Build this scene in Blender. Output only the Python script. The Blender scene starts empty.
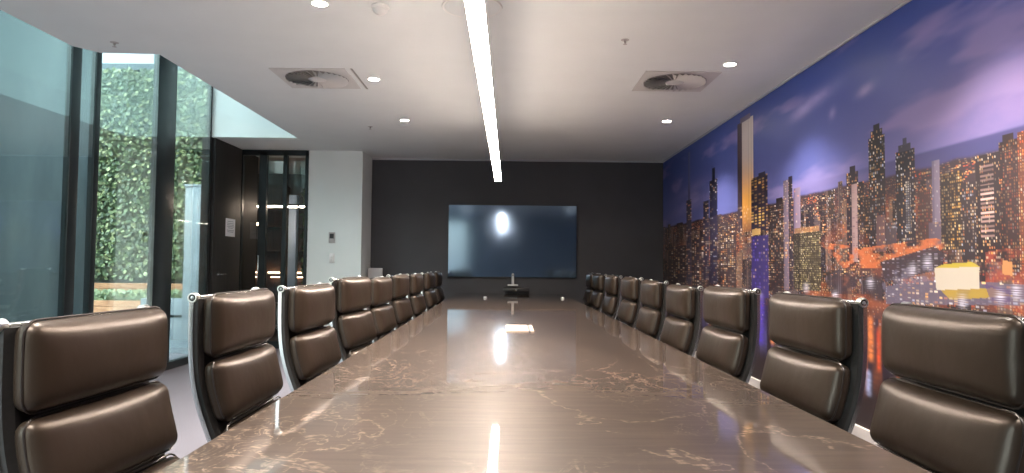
import bpy, bmesh, math, random
import numpy as np
from mathutils import Vector, Matrix
random.seed(7)
C = bpy.context.scene.collection
PI = math.pi

# ------------------------------------------------------------------ materials
def mat(name, col, rough=.6, metal=0., spec=.5, coat=0., coatr=.03, emit=None, es=0.):
    m = bpy.data.materials.new(name); m.use_nodes = True
    b = m.node_tree.nodes['Principled BSDF']
    b.inputs['Base Color'].default_value = (*col, 1)
    b.inputs['Roughness'].default_value = rough
    b.inputs['Metallic'].default_value = metal
    b.inputs['Specular IOR Level'].default_value = spec
    b.inputs['Coat Weight'].default_value = coat
    b.inputs['Coat Roughness'].default_value = coatr
    if emit:
        b.inputs['Emission Color'].default_value = (*emit, 1)
        b.inputs['Emission Strength'].default_value = es
    return m

def nodes(m): return m.node_tree.nodes, m.node_tree.links, m.node_tree.nodes['Principled BSDF']

def noise_mat(name, c1, c2, scale=5, rough=.6, detail=4, bump=0., bscale=None, stretch=None, lo=.35, hi=.65, **k):
    m = mat(name, c1, rough, **k); N, L, b = nodes(m)
    tc = N.new('ShaderNodeTexCoord'); mp = N.new('ShaderNodeMapping')
    if stretch: mp.inputs['Scale'].default_value = stretch
    nz = N.new('ShaderNodeTexNoise'); nz.inputs['Scale'].default_value = scale; nz.inputs['Detail'].default_value = detail
    cr = N.new('ShaderNodeValToRGB')
    cr.color_ramp.elements[0].position = lo; cr.color_ramp.elements[0].color = (*c1, 1)
    cr.color_ramp.elements[1].position = hi; cr.color_ramp.elements[1].color = (*c2, 1)
    L.new(tc.outputs['Object'], mp.inputs[0]); L.new(mp.outputs[0], nz.inputs['Vector'])
    L.new(nz.outputs['Fac'], cr.inputs[0]); L.new(cr.outputs[0], b.inputs['Base Color'])
    if bump:
        n2 = N.new('ShaderNodeTexNoise'); n2.inputs['Scale'].default_value = bscale or scale*4; n2.inputs['Detail'].default_value = 3
        bp = N.new('ShaderNodeBump'); bp.inputs['Strength'].default_value = bump; bp.inputs['Distance'].default_value = .01
        L.new(mp.outputs[0], n2.inputs['Vector']); L.new(n2.outputs['Fac'], bp.inputs['Height']); L.new(bp.outputs[0], b.inputs['Normal'])
    return m

M = {}
M['ceiling'] = noise_mat('ceiling_paint', (.69,.715,.72), (.71,.735,.74), 3, .75)
M['white_wall'] = noise_mat('white_wall_paint', (.74,.79,.78), (.77,.82,.81), 2, .7)
M['dark_wall'] = noise_mat('charcoal_wall_paint', (.038,.039,.046), (.043,.044,.051), 3, .55)
M['plain_wall'] = noise_mat('grey_wall_paint', (.26,.33,.44), (.29,.36,.47), 3, .6)
M['timber'] = noise_mat('dark_stained_timber', (.010,.009,.009), (.020,.017,.015), 3, .6, stretch=(14,14,.8), bump=.05)
M['frame'] = noise_mat('dark_window_frame', (.012,.018,.020), (.018,.024,.027), 4, .35, metal=.2)
M['skirt'] = mat('white_skirting', (.78,.74,.70), .45)
M['carpet'] = noise_mat('grey_violet_carpet', (.14,.128,.15), (.225,.208,.235), 160, .95, bump=.4, bscale=300)
M['chrome'] = mat('polished_aluminium', (.72,.74,.74), .16, 1.0)
M['knobm'] = mat('satin_aluminium', (.80,.82,.80), .28, 1.0)
M['black'] = mat('black_plastic', (.012,.012,.013), .4)
M['mesh_back'] = noise_mat('black_back_membrane', (.012,.011,.010), (.018,.016,.015), 90, .55)
M['white_pl'] = mat('white_plastic', (.75,.75,.74), .4)
M['grey_pl'] = mat('pale_grey_plastic', (.42,.40,.40), .45)
M['vent'] = mat('vent_grey_metal', (.55,.54,.53), .5)
M['vent_dark'] = mat('vent_inner_plenum', (.26,.255,.25), .7)
M['paper'] = mat('paper', (.75,.76,.80), .8)
M['ink'] = mat('printed_ink', (.25,.26,.33), .8)
M['rubber'] = mat('caster_rubber', (.02,.02,.02), .6)
M['paving'] = noise_mat('courtyard_paving', (.34,.33,.38), (.42,.41,.46), 6, .8)
M['brick'] = noise_mat('orange_brown_sleeper', (.30,.13,.06), (.48,.25,.13), 5, .8, stretch=(1,1,8))
M['coping'] = mat('dark_blue_grey_coping', (.05,.075,.10), .5)
M['render_green'] = noise_mat('weathered_green_grey_render', (.10,.125,.125), (.24,.275,.26), 1.6, .8, detail=6, stretch=(1,1,.25), lo=.3, hi=.72)
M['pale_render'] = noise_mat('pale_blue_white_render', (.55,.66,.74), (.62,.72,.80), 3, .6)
M['soil'] = noise_mat('garden_soil', (.05,.04,.03), (.10,.08,.05), 8, .9)
M['lobby_wall'] = noise_mat('brown_lobby_panelling', (.05,.03,.021), (.085,.052,.036), 3, .5, stretch=(9,9,.6))
M['lobby_ceiling'] = mat('lobby_ceiling_paint', (.34,.28,.25), .7)
M['lobby_floor'] = noise_mat('lobby_floor_stone', (.05,.045,.04), (.08,.07,.06), 4, .3)
M['warm_lamp'] = mat('warm_lamp_glow', (1,.8,.6), .5, emit=(1,.72,.45), es=9)
M['warm_shelf'] = mat('warm_shelf_light', (1,.8,.6), .5, emit=(1,.62,.38), es=5)
M['led'] = mat('linear_led_diffuser', (1,1,1), .5, emit=(1,.84,.72), es=42)
M['led_up'] = mat('linear_led_uplight', (1,1,1), .5, emit=(1,.88,.80), es=1.6)
M['down'] = mat('downlight_lens', (1,1,1), .5, emit=(1,.90,.80), es=40)
M['foil'] = mat('brushed_champagne_metal', (.55,.46,.38), .5, .3)
M['leaf'] = []
for i, c in enumerate([(.030,.055,.022), (.065,.105,.040), (.12,.165,.065), (.24,.27,.12)]):
    M['leaf'].append(mat('ivy_leaf_%d' % i, c, .5))

# leather: one hide, fine grain
def leather():
    m = mat('dark_brown_leather', (.05,.036,.028), .38, spec=.52); N, L, b = nodes(m)
    b.inputs['Specular Tint'].default_value = (1,.86,.74,1)
    tc = N.new('ShaderNodeTexCoord')
    n1 = N.new('ShaderNodeTexNoise'); n1.inputs['Scale'].default_value = 7; n1.inputs['Detail'].default_value = 5
    cr = N.new('ShaderNodeValToRGB')
    cr.color_ramp.elements[0].color = (.022,.015,.010,1); cr.color_ramp.elements[1].color = (.034,.023,.016,1)
    L.new(tc.outputs['Object'], n1.inputs['Vector']); L.new(n1.outputs['Fac'], cr.inputs[0]); L.new(cr.outputs[0], b.inputs['Base Color'])
    n2 = N.new('ShaderNodeTexNoise'); n2.inputs['Scale'].default_value = 6; n2.inputs['Detail'].default_value = 3
    n3 = N.new('ShaderNodeTexNoise'); n3.inputs['Scale'].default_value = 320
    b1 = N.new('ShaderNodeBump'); b1.inputs['Strength'].default_value = .25; b1.inputs['Distance'].default_value = .02
    b2 = N.new('ShaderNodeBump'); b2.inputs['Strength'].default_value = .12; b2.inputs['Distance'].default_value = .002
    L.new(tc.outputs['Object'], n2.inputs['Vector']); L.new(tc.outputs['Object'], n3.inputs['Vector'])
    L.new(n2.outputs['Fac'], b1.inputs['Height']); L.new(n3.outputs['Fac'], b2.inputs['Height'])
    L.new(b1.outputs[0], b2.inputs['Normal']); L.new(b2.outputs[0], b.inputs['Normal'])
    return m
M['leather'] = leather()
M['piping'] = mat('leather_piping', (.024,.018,.015), .32, spec=.7)

# stone table top: brown-black stone with broken cream veins
def stone():
    m = mat('veined_dark_stone', (.05,.04,.037), .46, spec=.46, coat=1., coatr=.035); N, L, b = nodes(m)
    b.inputs['Coat IOR'].default_value = 1.45; b.inputs['Specular Tint'].default_value = (1,.86,.74,1)
    tc = N.new('ShaderNodeTexCoord')
    def noise(scale, det=4, dist=0., st=(1,1,1), rot=0.):
        mp = N.new('ShaderNodeMapping'); mp.inputs['Scale'].default_value = st; mp.inputs['Rotation'].default_value = (0,0,rot)
        n = N.new('ShaderNodeTexNoise'); n.inputs['Scale'].default_value = scale; n.inputs['Detail'].default_value = det; n.inputs['Distortion'].default_value = dist
        L.new(tc.outputs['Object'], mp.inputs[0]); L.new(mp.outputs[0], n.inputs['Vector']); return n.outputs['Fac']
    def math_(op, a, b_=None, clamp=False):
        n = N.new('ShaderNodeMath'); n.operation = op; n.use_clamp = clamp
        for i, v in enumerate((a, b_)):
            if v is None: continue
            if isinstance(v, (int, float)): n.inputs[i].default_value = v
            else: L.new(v, n.inputs[i])
        return n.outputs[0]
    def line(f, at, w):            # thin ridge where noise crosses a value
        return math_('SUBTRACT', 1., math_('DIVIDE', math_('ABSOLUTE', math_('SUBTRACT', f, at)), w), True)
    def gate(f, lo, hi):
        mr = N.new('ShaderNodeMapRange'); mr.inputs[1].default_value = lo; mr.inputs[2].default_value = hi
        L.new(f, mr.inputs[0]); return mr.outputs[0]
    v1 = line(noise(3.0, 11, 1.2, (1,.55,1), .5), .5, .008)
    v2 = line(noise(10, 12, 1.0, (1,.5,1), -.4), .52, .022)
    v3 = line(noise(1.3, 7, 1.4, (1,.7,1), 1.0), .5, .006)
    zone = gate(noise(1.1, 3, .5, (1,.6,1), .6), .50, .66)
    brk = gate(noise(85, 5, 0., (.5,1,1)), .40, .62)
    veins = math_('MAXIMUM', math_('MULTIPLY', math_('MAXIMUM', math_('MULTIPLY', v1, .9), math_('MULTIPLY', v2, .55)), zone), math_('MULTIPLY', v3, .6))
    veins = math_('MULTIPLY', veins, brk, True)
    base = N.new('ShaderNodeValToRGB'); base.color_ramp.elements[0].position = .40; base.color_ramp.elements[1].position = .62
    base.color_ramp.elements[0].color = (.040,.027,.020,1); base.color_ramp.elements[1].color = (.088,.060,.044,1)
    L.new(math_('ADD', math_('MULTIPLY', noise(2.2, 8, .4, (1,.5,1)), .6), math_('MULTIPLY', noise(14, 6, .3, (.35,3.2,1)), .4)), base.inputs[0])
    mx = N.new('ShaderNodeMix'); mx.data_type = 'RGBA'
    L.new(veins, mx.inputs['Factor']); L.new(base.outputs[0], mx.inputs[6]); mx.inputs[7].default_value = (.46,.34,.25,1)
    L.new(mx.outputs[2], b.inputs['Base Color'])
    return m
M['stone'] = stone()

def glass(name, tint=(.86,.93,.92), refl=1.0, ior=1.52):
    m = bpy.data.materials.new(name); m.use_nodes = True; N = m.node_tree.nodes; L = m.node_tree.links
    N.remove(N['Principled BSDF']); out = N['Material Output']
    tr = N.new('ShaderNodeBsdfTransparent'); tr.inputs[0].default_value = (*tint, 1)
    gl = N.new('ShaderNodeBsdfGlossy'); gl.inputs['Roughness'].default_value = .02; gl.inputs[0].default_value = (.95,1,.98,1)
    lw_ = N.new('ShaderNodeLayerWeight'); lw_.inputs[0].default_value = .5       # 1-|cos|, the same from both sides of the sheet
    pw_ = N.new('ShaderNodeMath'); pw_.operation = 'POWER'; pw_.inputs[1].default_value = 4.
    mu = N.new('ShaderNodeMath'); mu.operation = 'MULTIPLY_ADD'; mu.inputs[1].default_value = .95*refl; mu.inputs[2].default_value = .045*refl; mu.use_clamp = True
    mx = N.new('ShaderNodeMixShader')
    L.new(lw_.outputs['Facing'], pw_.inputs[0]); L.new(pw_.outputs[0], mu.inputs[0])
    L.new(mu.outputs[0], mx.inputs[0]); L.new(tr.outputs[0], mx.inputs[1]); L.new(gl.outputs[0], mx.inputs[2])
    L.new(mx.outputs[0], out.inputs[0]); return m
M['glass'] = glass('green_tinted_glass', (.84,.92,.90), 2.2, 1.5)
M['glass2'] = glass('clear_door_glass', (.9,.93,.92), 1.0, 1.5)

# ------------------------------------------------------------------ mesh helpers
def bm_new(): return bmesh.new()
def bx(bm, x0, x1, y0, y1, z0, z1, bev=0., seg=2):
    r = bmesh.ops.create_cube(bm, size=1.0); vs = r['verts']
    for v in vs:
        v.co = Vector(((x0+x1)/2+v.co.x*(x1-x0), (y0+y1)/2+v.co.y*(y1-y0), (z0+z1)/2+v.co.z*(z1-z0)))
    if bev:
        es = list({e for v in vs for e in v.link_edges})
        bmesh.ops.bevel(bm, geom=es, offset=bev, segments=seg, profile=.5, affect='EDGES')
def cyl(bm, c, r, h, axis='z', seg=24, r2=None):
    r_ = bmesh.ops.create_cone(bm, cap_ends=True, segments=seg, radius1=r, radius2=r if r2 is None else r2, depth=h)
    rot = {'z': Matrix(), 'x': Matrix.Rotation(PI/2, 4, 'Y'), 'y': Matrix.Rotation(PI/2, 4, 'X')}[axis]
    for v in r_['verts']: v.co = (rot @ v.co) + Vector(c)
def lathe(bm, prof, c=(0,0,0), seg=32, axis='z'):
    rings = []
    for (r, z) in prof:
        ring = []
        for k in range(seg):
            a = 2*PI*k/seg
            p = Vector((r*math.cos(a), r*math.sin(a), z))
            if axis == 'x': p = Vector((p.z, p.x, p.y))
            ring.append(bm.verts.new(p+Vector(c)))
        rings.append(ring)
    for a, b in zip(rings, rings[1:]):
        for k in range(seg):
            bm.faces.new((a[k], a[(k+1)%seg], b[(k+1)%seg], b[k]))
    for ring, rev in ((rings[0], True), (rings[-1], False)):
        if Vector(ring[0].co-ring[seg//2].co).length > 1e-4:
            bm.faces.new(list(reversed(ring)) if rev else ring)
def sweep(bm, pts, sect, closed=False, up=Vector((1,0,0))):
    """sweep a 2-D section (a,b) along pts; a along 'up', b along the normal"""
    n = len(pts); rings = []
    for i, p in enumerate(pts):
        if closed: t = (pts[(i+1)%n]-pts[i-1]).normalized()
        else: t = (pts[min(i+1,n-1)]-pts[max(i-1,0)]).normalized()
        nn = t.cross(up)
        if nn.length < 1e-5: nn = Vector((0,0,1))
        nn.normalize(); u = nn.cross(t).normalized()
        rings.append([bm.verts.new(p+u*a+nn*b) for a, b in sect])
    k = len(sect); m = n if closed else n-1
    for i in range(m):
        A, B = rings[i], rings[(i+1)%n]
        for j in range(k): bm.faces.new((A[j], A[(j+1)%k], B[(j+1)%k], B[j]))
    if not closed:
        bm.faces.new(list(reversed(rings[0]))); bm.faces.new(rings[-1])
def circ(r, k=8): return [(r*math.cos(2*PI*i/k), r*math.sin(2*PI*i/k)) for i in range(k)]
def poly_prism(bm, pts, z0, z1):
    a = [bm.verts.new((x,y,z0)) for x,y in pts]; b = [bm.verts.new((x,y,z1)) for x,y in pts]
    bm.faces.new(list(reversed(a))); bm.faces.new(b); n = len(pts)
    for i in range(n): bm.faces.new((a[i], a[(i+1)%n], b[(i+1)%n], b[i]))

def obj(name, bm, m, parent=None, smooth=False, loc=None):
    bmesh.ops.recalc_face_normals(bm, faces=bm.faces)
    me = bpy.data.meshes.new(name); bm.to_mesh(me); bm.free()
    for mm in (m if isinstance(m, list) else [m]): me.materials.append(mm)
    if smooth:
        for p in me.polygons: p.use_smooth = True
        try: me.set_sharp_from_angle(angle=math.radians(40))
        except Exception: pass
    o = bpy.data.objects.new(name, me); C.objects.link(o)
    if parent: o.parent = parent
    if loc: o.location = loc
    return o
def tag(o, label, cat, group=None, kind=None):
    o['label'] = label; o['category'] = cat
    if group: o['group'] = group
    if kind: o['kind'] = kind
    return o
def thing(name, label, cat, loc=(0,0,0), rz=0, group=None):
    o = bpy.data.objects.new(name, None); C.objects.link(o); o.location = loc; o.rotation_euler = (0,0,rz); o.empty_display_size = .1
    return tag(o, label, cat, group)
def struct(name, bm, m, label, cat, smooth=False):
    return tag(obj(name, bm, m, None, smooth), label, cat, kind='structure')
def sempty(name, label, cat, loc=(0,0,0)):
    o = bpy.data.objects.new(name, None); C.objects.link(o); o.location = loc; return tag(o, label, cat, kind='structure')
def box(name, dims, m, parent=None, bev=0.):
    bm = bm_new(); bx(bm, *dims, bev=bev); return obj(name, bm, m, parent, smooth=bev > 0)
def dup(o, parent=None):
    c = o.copy(); C.objects.link(c)
    if parent: c.parent = parent
    for ch in list(o.children): dup(ch, c)
    return c

# ------------------------------------------------------------------ room dimensions (metres; y runs from the camera to the screen wall)
XR, YB, YF, ZC, XG, YD, XW = 2.27, 9.85, -1.6, 2.68, -3.62, 9.2, -1.97
ZV = 4.1          # top of the glazed void
bm = bm_new(); bx(bm, XG-.02, XR, YF, YB, -.12, 0); struct('floor', bm, M['carpet'], 'grey violet carpet floor seen between the chairs', 'floor')
bm = bm_new()
poly_prism(bm, [(XR,YF),(XR,YB),(XG,YB),(XG,8.3),(-2.58,8.3),(-2.58,4.98),(-3.0,4.96),(-3.11,4.81),(-3.11,YF)], ZC, ZC+.25)
struct('ceiling', bm, M['ceiling'], 'flat pale grey ceiling with downlights and two square air vents', 'ceiling')
bm = bm_new(); bx(bm, XG-.1, -2.4, YF, 8.5, ZV, ZV+.15); struct('ceiling_void', bm, M['ceiling'], 'high ceiling over the glazed slot at the window side', 'ceiling')
bm = bm_new(); bx(bm, XG, -2.58, 8.28, 8.42, ZC-.001, ZV); struct('wall_bulkhead', bm, M['white_wall'], 'white bulkhead above the dark timber door at end of the window slot', 'wall')
bm = bm_new(); bx(bm, -2.58, -2.46, 4.9, 8.42, ZC+.25, ZV); bx(bm, -3.11, -2.99, YF, 4.9, ZC+.25, ZV)
struct('wall_void', bm, M['white_wall'], 'white upper wall facing the high glazing', 'wall')
bm = bm_new(); bx(bm, XR, XR+.15, YF, YB+.15, 0, ZC+.25); struct('wall_right', bm, M['dark_wall'], 'right hand wall behind the city mural', 'wall')
bm = bm_new(); bx(bm, XW, XR+.15, YB, YB+.15, 0, ZC+.25); struct('wall_back', bm, M['dark_wall'], 'charcoal end wall behind the television', 'wall')
bm = bm_new(); bx(bm, -1.2, XR+.15, YF-.15, YF, 0, ZC+.25); bx(bm, XG, -1.2, YF-.15, YF, ZC-.2, ZV); struct('wall_front', bm, M['plain_wall'], 'grey wall behind the camera', 'wall')
bm = bm_new(); bx(bm, -2.70, XW, YD, YD+.8, 0, ZC+.02); struct('wall_left', bm, M['white_wall'], 'white wall with switches between glazed door and charcoal wall', 'wall')
bm = bm_new(); bx(bm, XR-.025, XR, YF, YB, 0, .145, bev=.004); struct('baseboard_right', bm, M['skirt'], 'white skirting board under the city mural', 'skirting')
bm = bm_new(); bx(bm, XW, XR-.025, YB-.02, YB, 0, .145, bev=.004); struct('baseboard_back', bm, M['dark_wall'], 'charcoal skirting at foot of the screen wall', 'skirting')
bm = bm_new(); bx(bm, XR-.018, XR, YF, YB, ZC-.02, ZC-.001, bev=.003); bx(bm, XW, XR-.018, YB-.018, YB, ZC-.02, ZC-.001)
struct('trim_1', bm, mat('shadow_line_trim', (.42,.43,.47), .5), 'thin pale trim line where ceiling meets mural and end wall', 'trim')

# ---- glazing along the left side
win = sempty('window_1', 'tall green tinted window wall with dark frames on the left side', 'window', (XG, 0, 0))
def fr(y0, y1, dx=.0, z0=0., z1=ZV): box('mullion', (-.045, dx+.01, y0, y1, z0, z1), M['frame'], win, .004)
fr(5.60, 5.72, .0); fr(5.93, 6.0, .0); fr(1.9, 2.0, .03); fr(-1.6, -1.5, .03); fr(8.24, 8.3, -.01, 0, ZV)
box('column_casing', (-.06, .005, 7.0, 7.38, 0, ZV), M['frame'], win, .006)
box('bottom_rail', (-.05, .03, YF, 8.3, 0, .08), M['frame'], win, .004)
box('top_rail', (-.05, .03, YF, 8.3, ZV-.08, ZV), M['frame'], win, .004)
for y0, y1 in ((-1.5,1.9), (2.0,5.60), (5.72,5.93), (6.0,7.0), (7.38,8.24)):
    box('pane', (-.012, 0, y0, y1, .08, ZV-.08), M['glass'], win)

w2 = sempty('window_2', 'glazed end wall behind the camera on the window side', 'window', (-2.41, YF, 0))
box('pane', (-1.21,1.2,-.08,-.07,.06,ZC-.2), M['glass2'], w2)
for x in (-1.2, 0, 1.17): box('mullion', (x-.02,x+.04,-.12,-.02,0,ZC-.2), M['frame'], w2)
box('bottom_rail', (-1.21,1.2,-.12,-.02,0,.06), M['frame'], w2)
# ---- dark timber door in the side wall, glazed door facing the camera
bm = bm_new(); bx(bm, XG-.12, XG, 8.3, YB, 0, ZC); struct('wall_side', bm, M['timber'], 'dark timber wall beside the glazed door', 'wall')
d1 = sempty('door_1', 'dark timber door leaf with a paper notice, right of the tall windows', 'door', (XG, 8.76, 0))
box('door_leaf', (0, .035, -.44, .40, .01, ZC-.004), M['timber'], d1, .004)
bm = bm_new(); cyl(bm, (.045,-.30,1.0), .026, .02, 'x'); sweep(bm, [Vector((.055,-.30,1.0)), Vector((.085,-.30,1.0)), Vector((.09,-.27,1.0)), Vector((.09,-.17,1.0))], circ(.009), up=Vector((0,0,1)))
obj('door_handle', bm, M['chrome'], d1, True)
nt = thing('paper_notice', 'white paper notice taped on the dark timber door', 'notice', (XG+.0365, 8.82, 1.485))
box('sheet', (0, .002, -.15, .15, 0, .23), M['paper'], nt)
bm = bm_new()
for k, (w, z) in enumerate(((.20,.19),(.24,.165),(.22,.145),(.24,.125),(.15,.105),(.22,.075),(.18,.055))): bx(bm, .002, .0026, -w/2, w/2, z, z+.007)
obj('printed_lines', bm, M['ink'], nt)

d2 = sempty('door_2', 'dark framed glazed door looking into the warm lit lobby', 'door', (-3.15, YD, 0))
bm = bm_new()
for a, b in ((-.47,-.44), (-.215,-.115), (.105,.16), (.405,.455)): bx(bm, a, b, 0, .07, 0, ZC-.03)
bx(bm, -.47, .455, 0, .07, ZC-.07, ZC); bx(bm, -.47, .455, 0, .07, 0, .10)
obj('door_frame', bm, M['frame'], d2)
for a, b in ((-.44,-.215), (-.115,.105), (.16,.405)): box('pane', (a, b, .03, .04, .10, ZC-.07), M['glass2'], d2)
box('pull_handle', (-.20, -.185, -.04, -.02, .9, 1.25), M['chrome'], d2, .004)

# ---- lobby behind the glazed door
LP = [(XG,YD),(-2.7,YD),(-2.7,11.75),(-4.68,11.75)]
bm = bm_new(); poly_prism(bm, LP, -.12, 0); struct('floor_lobby', bm, M['lobby_floor'], 'dark lobby floor behind the glazed door', 'floor')
bm = bm_new(); poly_prism(bm, [(XG-.1,YB),(-2.7,YB),(-2.7,11.75),(-4.68,11.75)], ZC, ZC+.15); struct('ceiling_lobby', bm, M['lobby_ceiling'], 'brownish lobby ceiling behind the glazed door', 'ceiling')
bm = bm_new(); bx(bm, -4.72, -2.55, 11.7, 11.82, 0, ZC); bx(bm, -2.70, -2.55, YD+.8, 11.7, 0, ZC); poly_prism(bm, [(-3.62,9.85),(-3.74,9.85),(-4.76,11.75),(-4.64,11.75)], 0, ZC)
struct('wall_lobby', bm, M['lobby_wall'], 'brown panelled lobby walls behind the glazed door', 'wall')
sh = thing('display_shelving', 'dark lobby display shelving with warm lights seen through glazed door', 'shelving', (-3.72, 11.47, 0))
bm = bm_new()
for z in (.05,.45,.93,1.35,1.75,2.12): bx(bm, -.8, .8, -.15, .2, z, z+.03)
for x in (-.8,-.42,-.04,.34,.77): bx(bm, x, x+.03, -.15, .2, 0, 2.45)
obj('shelf_frame', bm, M['lobby_wall'], sh)
bm = bm_new()
for x in (-.76,-.38,.0,.38): bx(bm, x+.03, x+.30, .17, .185, .975, .995); bx(bm, x+.08, x+.28, .17, .185, .90, .915)
obj('shelf_lights', bm, M['warm_shelf'], sh)
lp = thing('linear_pendant', 'row of short glowing bars hanging in the lobby behind the glazed door', 'pendant light', (-3.47, 10.05, 1.97))
bm = bm_new(); bx(bm, -.42, .58, -.02, .02, .02, .05); obj('rail', bm, M['black'], lp)
bm = bm_new()
for a, b in ((-.38,-.12), (-.08,.16), (.20,.36), (.40,.55)): bx(bm, a, b, -.018, .018, 0, .02)
obj('diffuser', bm, mat('lobby_bar_glow', (1,.9,.8), .5, emit=(1,.74,.58), es=20), lp)
for x in (-.25, .4):
    bm = bm_new(); cyl(bm, (x,0,.33), .003, .56); obj('suspension_wire', bm, M['black'], lp)
pe = thing('cluster_pendant', 'warm glowing cluster pendant seen low in left pane of the glazed door', 'pendant light', (-3.86, 10.25, 1.69))
bm = bm_new()
for k in range(12):
    a = k*2*PI/12; r = .10 if k % 2 else .055
    c = bmesh.ops.create_uvsphere(bm, u_segments=10, v_segments=6, radius=.022)
    for v in c['verts']: v.co += Vector((r*math.cos(a), r*math.sin(a), .03*math.sin(k*2.1)+.02))
obj('glass_bulbs', bm, M['warm_lamp'], pe, True)
bm = bm_new(); lathe(bm, [(.02,.10),(.13,.075),(.13,.065),(.02,.085)]); cyl(bm, (0,0,.53), .004, .90); obj('canopy_and_stem', bm, M['black'], pe)
cw = thing('daylight_column', 'narrow added column painted pale blue as reflected daylight, right pane of glazed door', 'column', (-3.375, 10.75, 0))
bm = bm_new(); bx(bm, -.06, .06, -.06, .06, .04, 2.22, bev=.006); obj('shaft', bm, mat('daylight_blue_paint', (.40,.54,.76), .5), cw, True)  # daylight reflected in the pane, put into the paint of an added column
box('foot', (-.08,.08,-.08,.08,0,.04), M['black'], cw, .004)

# foliage
def leaves(bm, n, place, size, mats=4):
    for _ in range(n):
        p, nrm = place(); s = size*random.uniform(.6,1.3)
        t = Vector((random.uniform(-1,1), random.uniform(-1,1), random.uniform(-1,1)))
        u = nrm.cross(t)
        if u.length < .01: continue
        u.normalize(); v = (nrm+Vector((random.uniform(-.6,.6),)*3)).cross(u).normalized()
        vs = [bm.verts.new(p+u*a*s+v*b*s) for a, b in ((-.5,0),(-.2,.34),(.25,.3),(.55,0),(.25,-.3),(-.2,-.34))]
        f = bm.faces.new(vs); f.material_index = random.choices(range(mats), (3,4,3,2))[0]
random.seed(11)
pl = thing('indoor_plant', 'tall leafy green plant right of the pale daylight column behind the glazed door', 'plant', (-3.17, 10.98, 0))
bm = bm_new(); lathe(bm, [(.0,0),(.10,0),(.14,.3),(.125,.3),(.11,.27),(.0,.27)]); obj('pot', bm, M['coping'], pl, True)
bm = bm_new(); cyl(bm, (0,0,1.0), .012, 1.5); obj('stem', bm, M['soil'], pl)
bm = bm_new(); leaves(bm, 420, lambda: (Vector((random.gauss(0,.06), random.gauss(0,.06), random.uniform(.5,2.35))), Vector((random.uniform(-1,1), -1, random.uniform(-.3,1))).normalized()), .09)
obj('foliage', bm, M['leaf'], pl)

# ---- courtyard
bm = bm_new(); bx(bm, -16, XG-.1, YF-3, 16, -.14, -.02); struct('courtyard_ground', bm, M['paving'], 'pale violet grey courtyard paving outside the windows', 'ground')
bm = bm_new(); bx(bm, -6.2, -6.0, -3, 9.72, -.02, 4.5); struct('wall_courtyard', bm, M['render_green'], 'weathered green grey wall close outside the left window', 'wall')
bm = bm_new(); bx(bm, -13, -3.9, 13.7, 13.95, -.02, 5.0); struct('wall_garden', bm, M['render_green'], 'garden wall covered in ivy at far end of the courtyard', 'wall')
bm = bm_new(); bx(bm, -13.1, -3.8, 13.6, 14.05, 5.0, 5.14, bev=.01); struct('trim_2', bm, M['coping'], 'dark blue coping on top of the ivy wall', 'coping')
bm = bm_new()
leaves(bm, 26000, lambda: (Vector((random.uniform(-11,-4.6) if random.random() < .25 else random.uniform(-8.8,-5.2), 13.62-random.random()**2*.3, random.uniform(.80,4.97))), Vector((random.uniform(-.6,.6), -1, random.uniform(-.1,1.0))).normalized()), .085)
tag(obj('ivy', bm, M['leaf']), 'dense green ivy covering the courtyard wall outside', 'ivy', kind='stuff')
def planter(y, z, lab, x0=-9.5, x1=-5.16):
    t = thing('raised_planter', lab, 'planter', (0, y, -.02))
    bm = bm_new()
    for k in range(int((z+.02)/.105)+1):
        zz = z-k*.105
        if zz-.10 < -.02: break
        bx(bm, x0, x1, 0, .09, zz-.10, zz, bev=.006)
    obj('timber_sleepers', bm, M['brick'], t)
    box('soil_bed', (x0, x1, .09, .55, -.02, z-.06), M['soil'], t)
    return t
planter(12.85, .76, 'upper orange brown sleeper planter below the ivy'); planter(12.2, .47, 'lower orange brown sleeper planter in front of the upper one')
bm = bm_new(); random.seed(5)
leaves(bm, 1500, lambda: (Vector((random.uniform(-9.4,-5.1), random.uniform(12.3,12.78), random.uniform(.42,.62))), Vector((random.uniform(-.6,.6), -1, random.uniform(.2,1.2))).normalized()), .08)
tag(obj('ground_cover', bm, M['leaf'][1:]+[M['leaf'][2]]), 'low green ground cover growing in the lower sleeper planter', 'plants', kind='stuff')
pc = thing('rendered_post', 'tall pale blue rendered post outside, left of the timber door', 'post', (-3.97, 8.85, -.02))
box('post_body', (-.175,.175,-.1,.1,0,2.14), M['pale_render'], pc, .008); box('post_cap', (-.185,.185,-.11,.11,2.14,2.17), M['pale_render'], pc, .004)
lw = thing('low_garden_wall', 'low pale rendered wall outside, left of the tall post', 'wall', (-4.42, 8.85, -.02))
box('wall_body', (-.27,.27,-.07,.07,0,.70), M['pale_render'], lw, .006); box('dark_band', (-.27,.27,-.078,-.07,.46,.49), M['frame'], lw)

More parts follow.
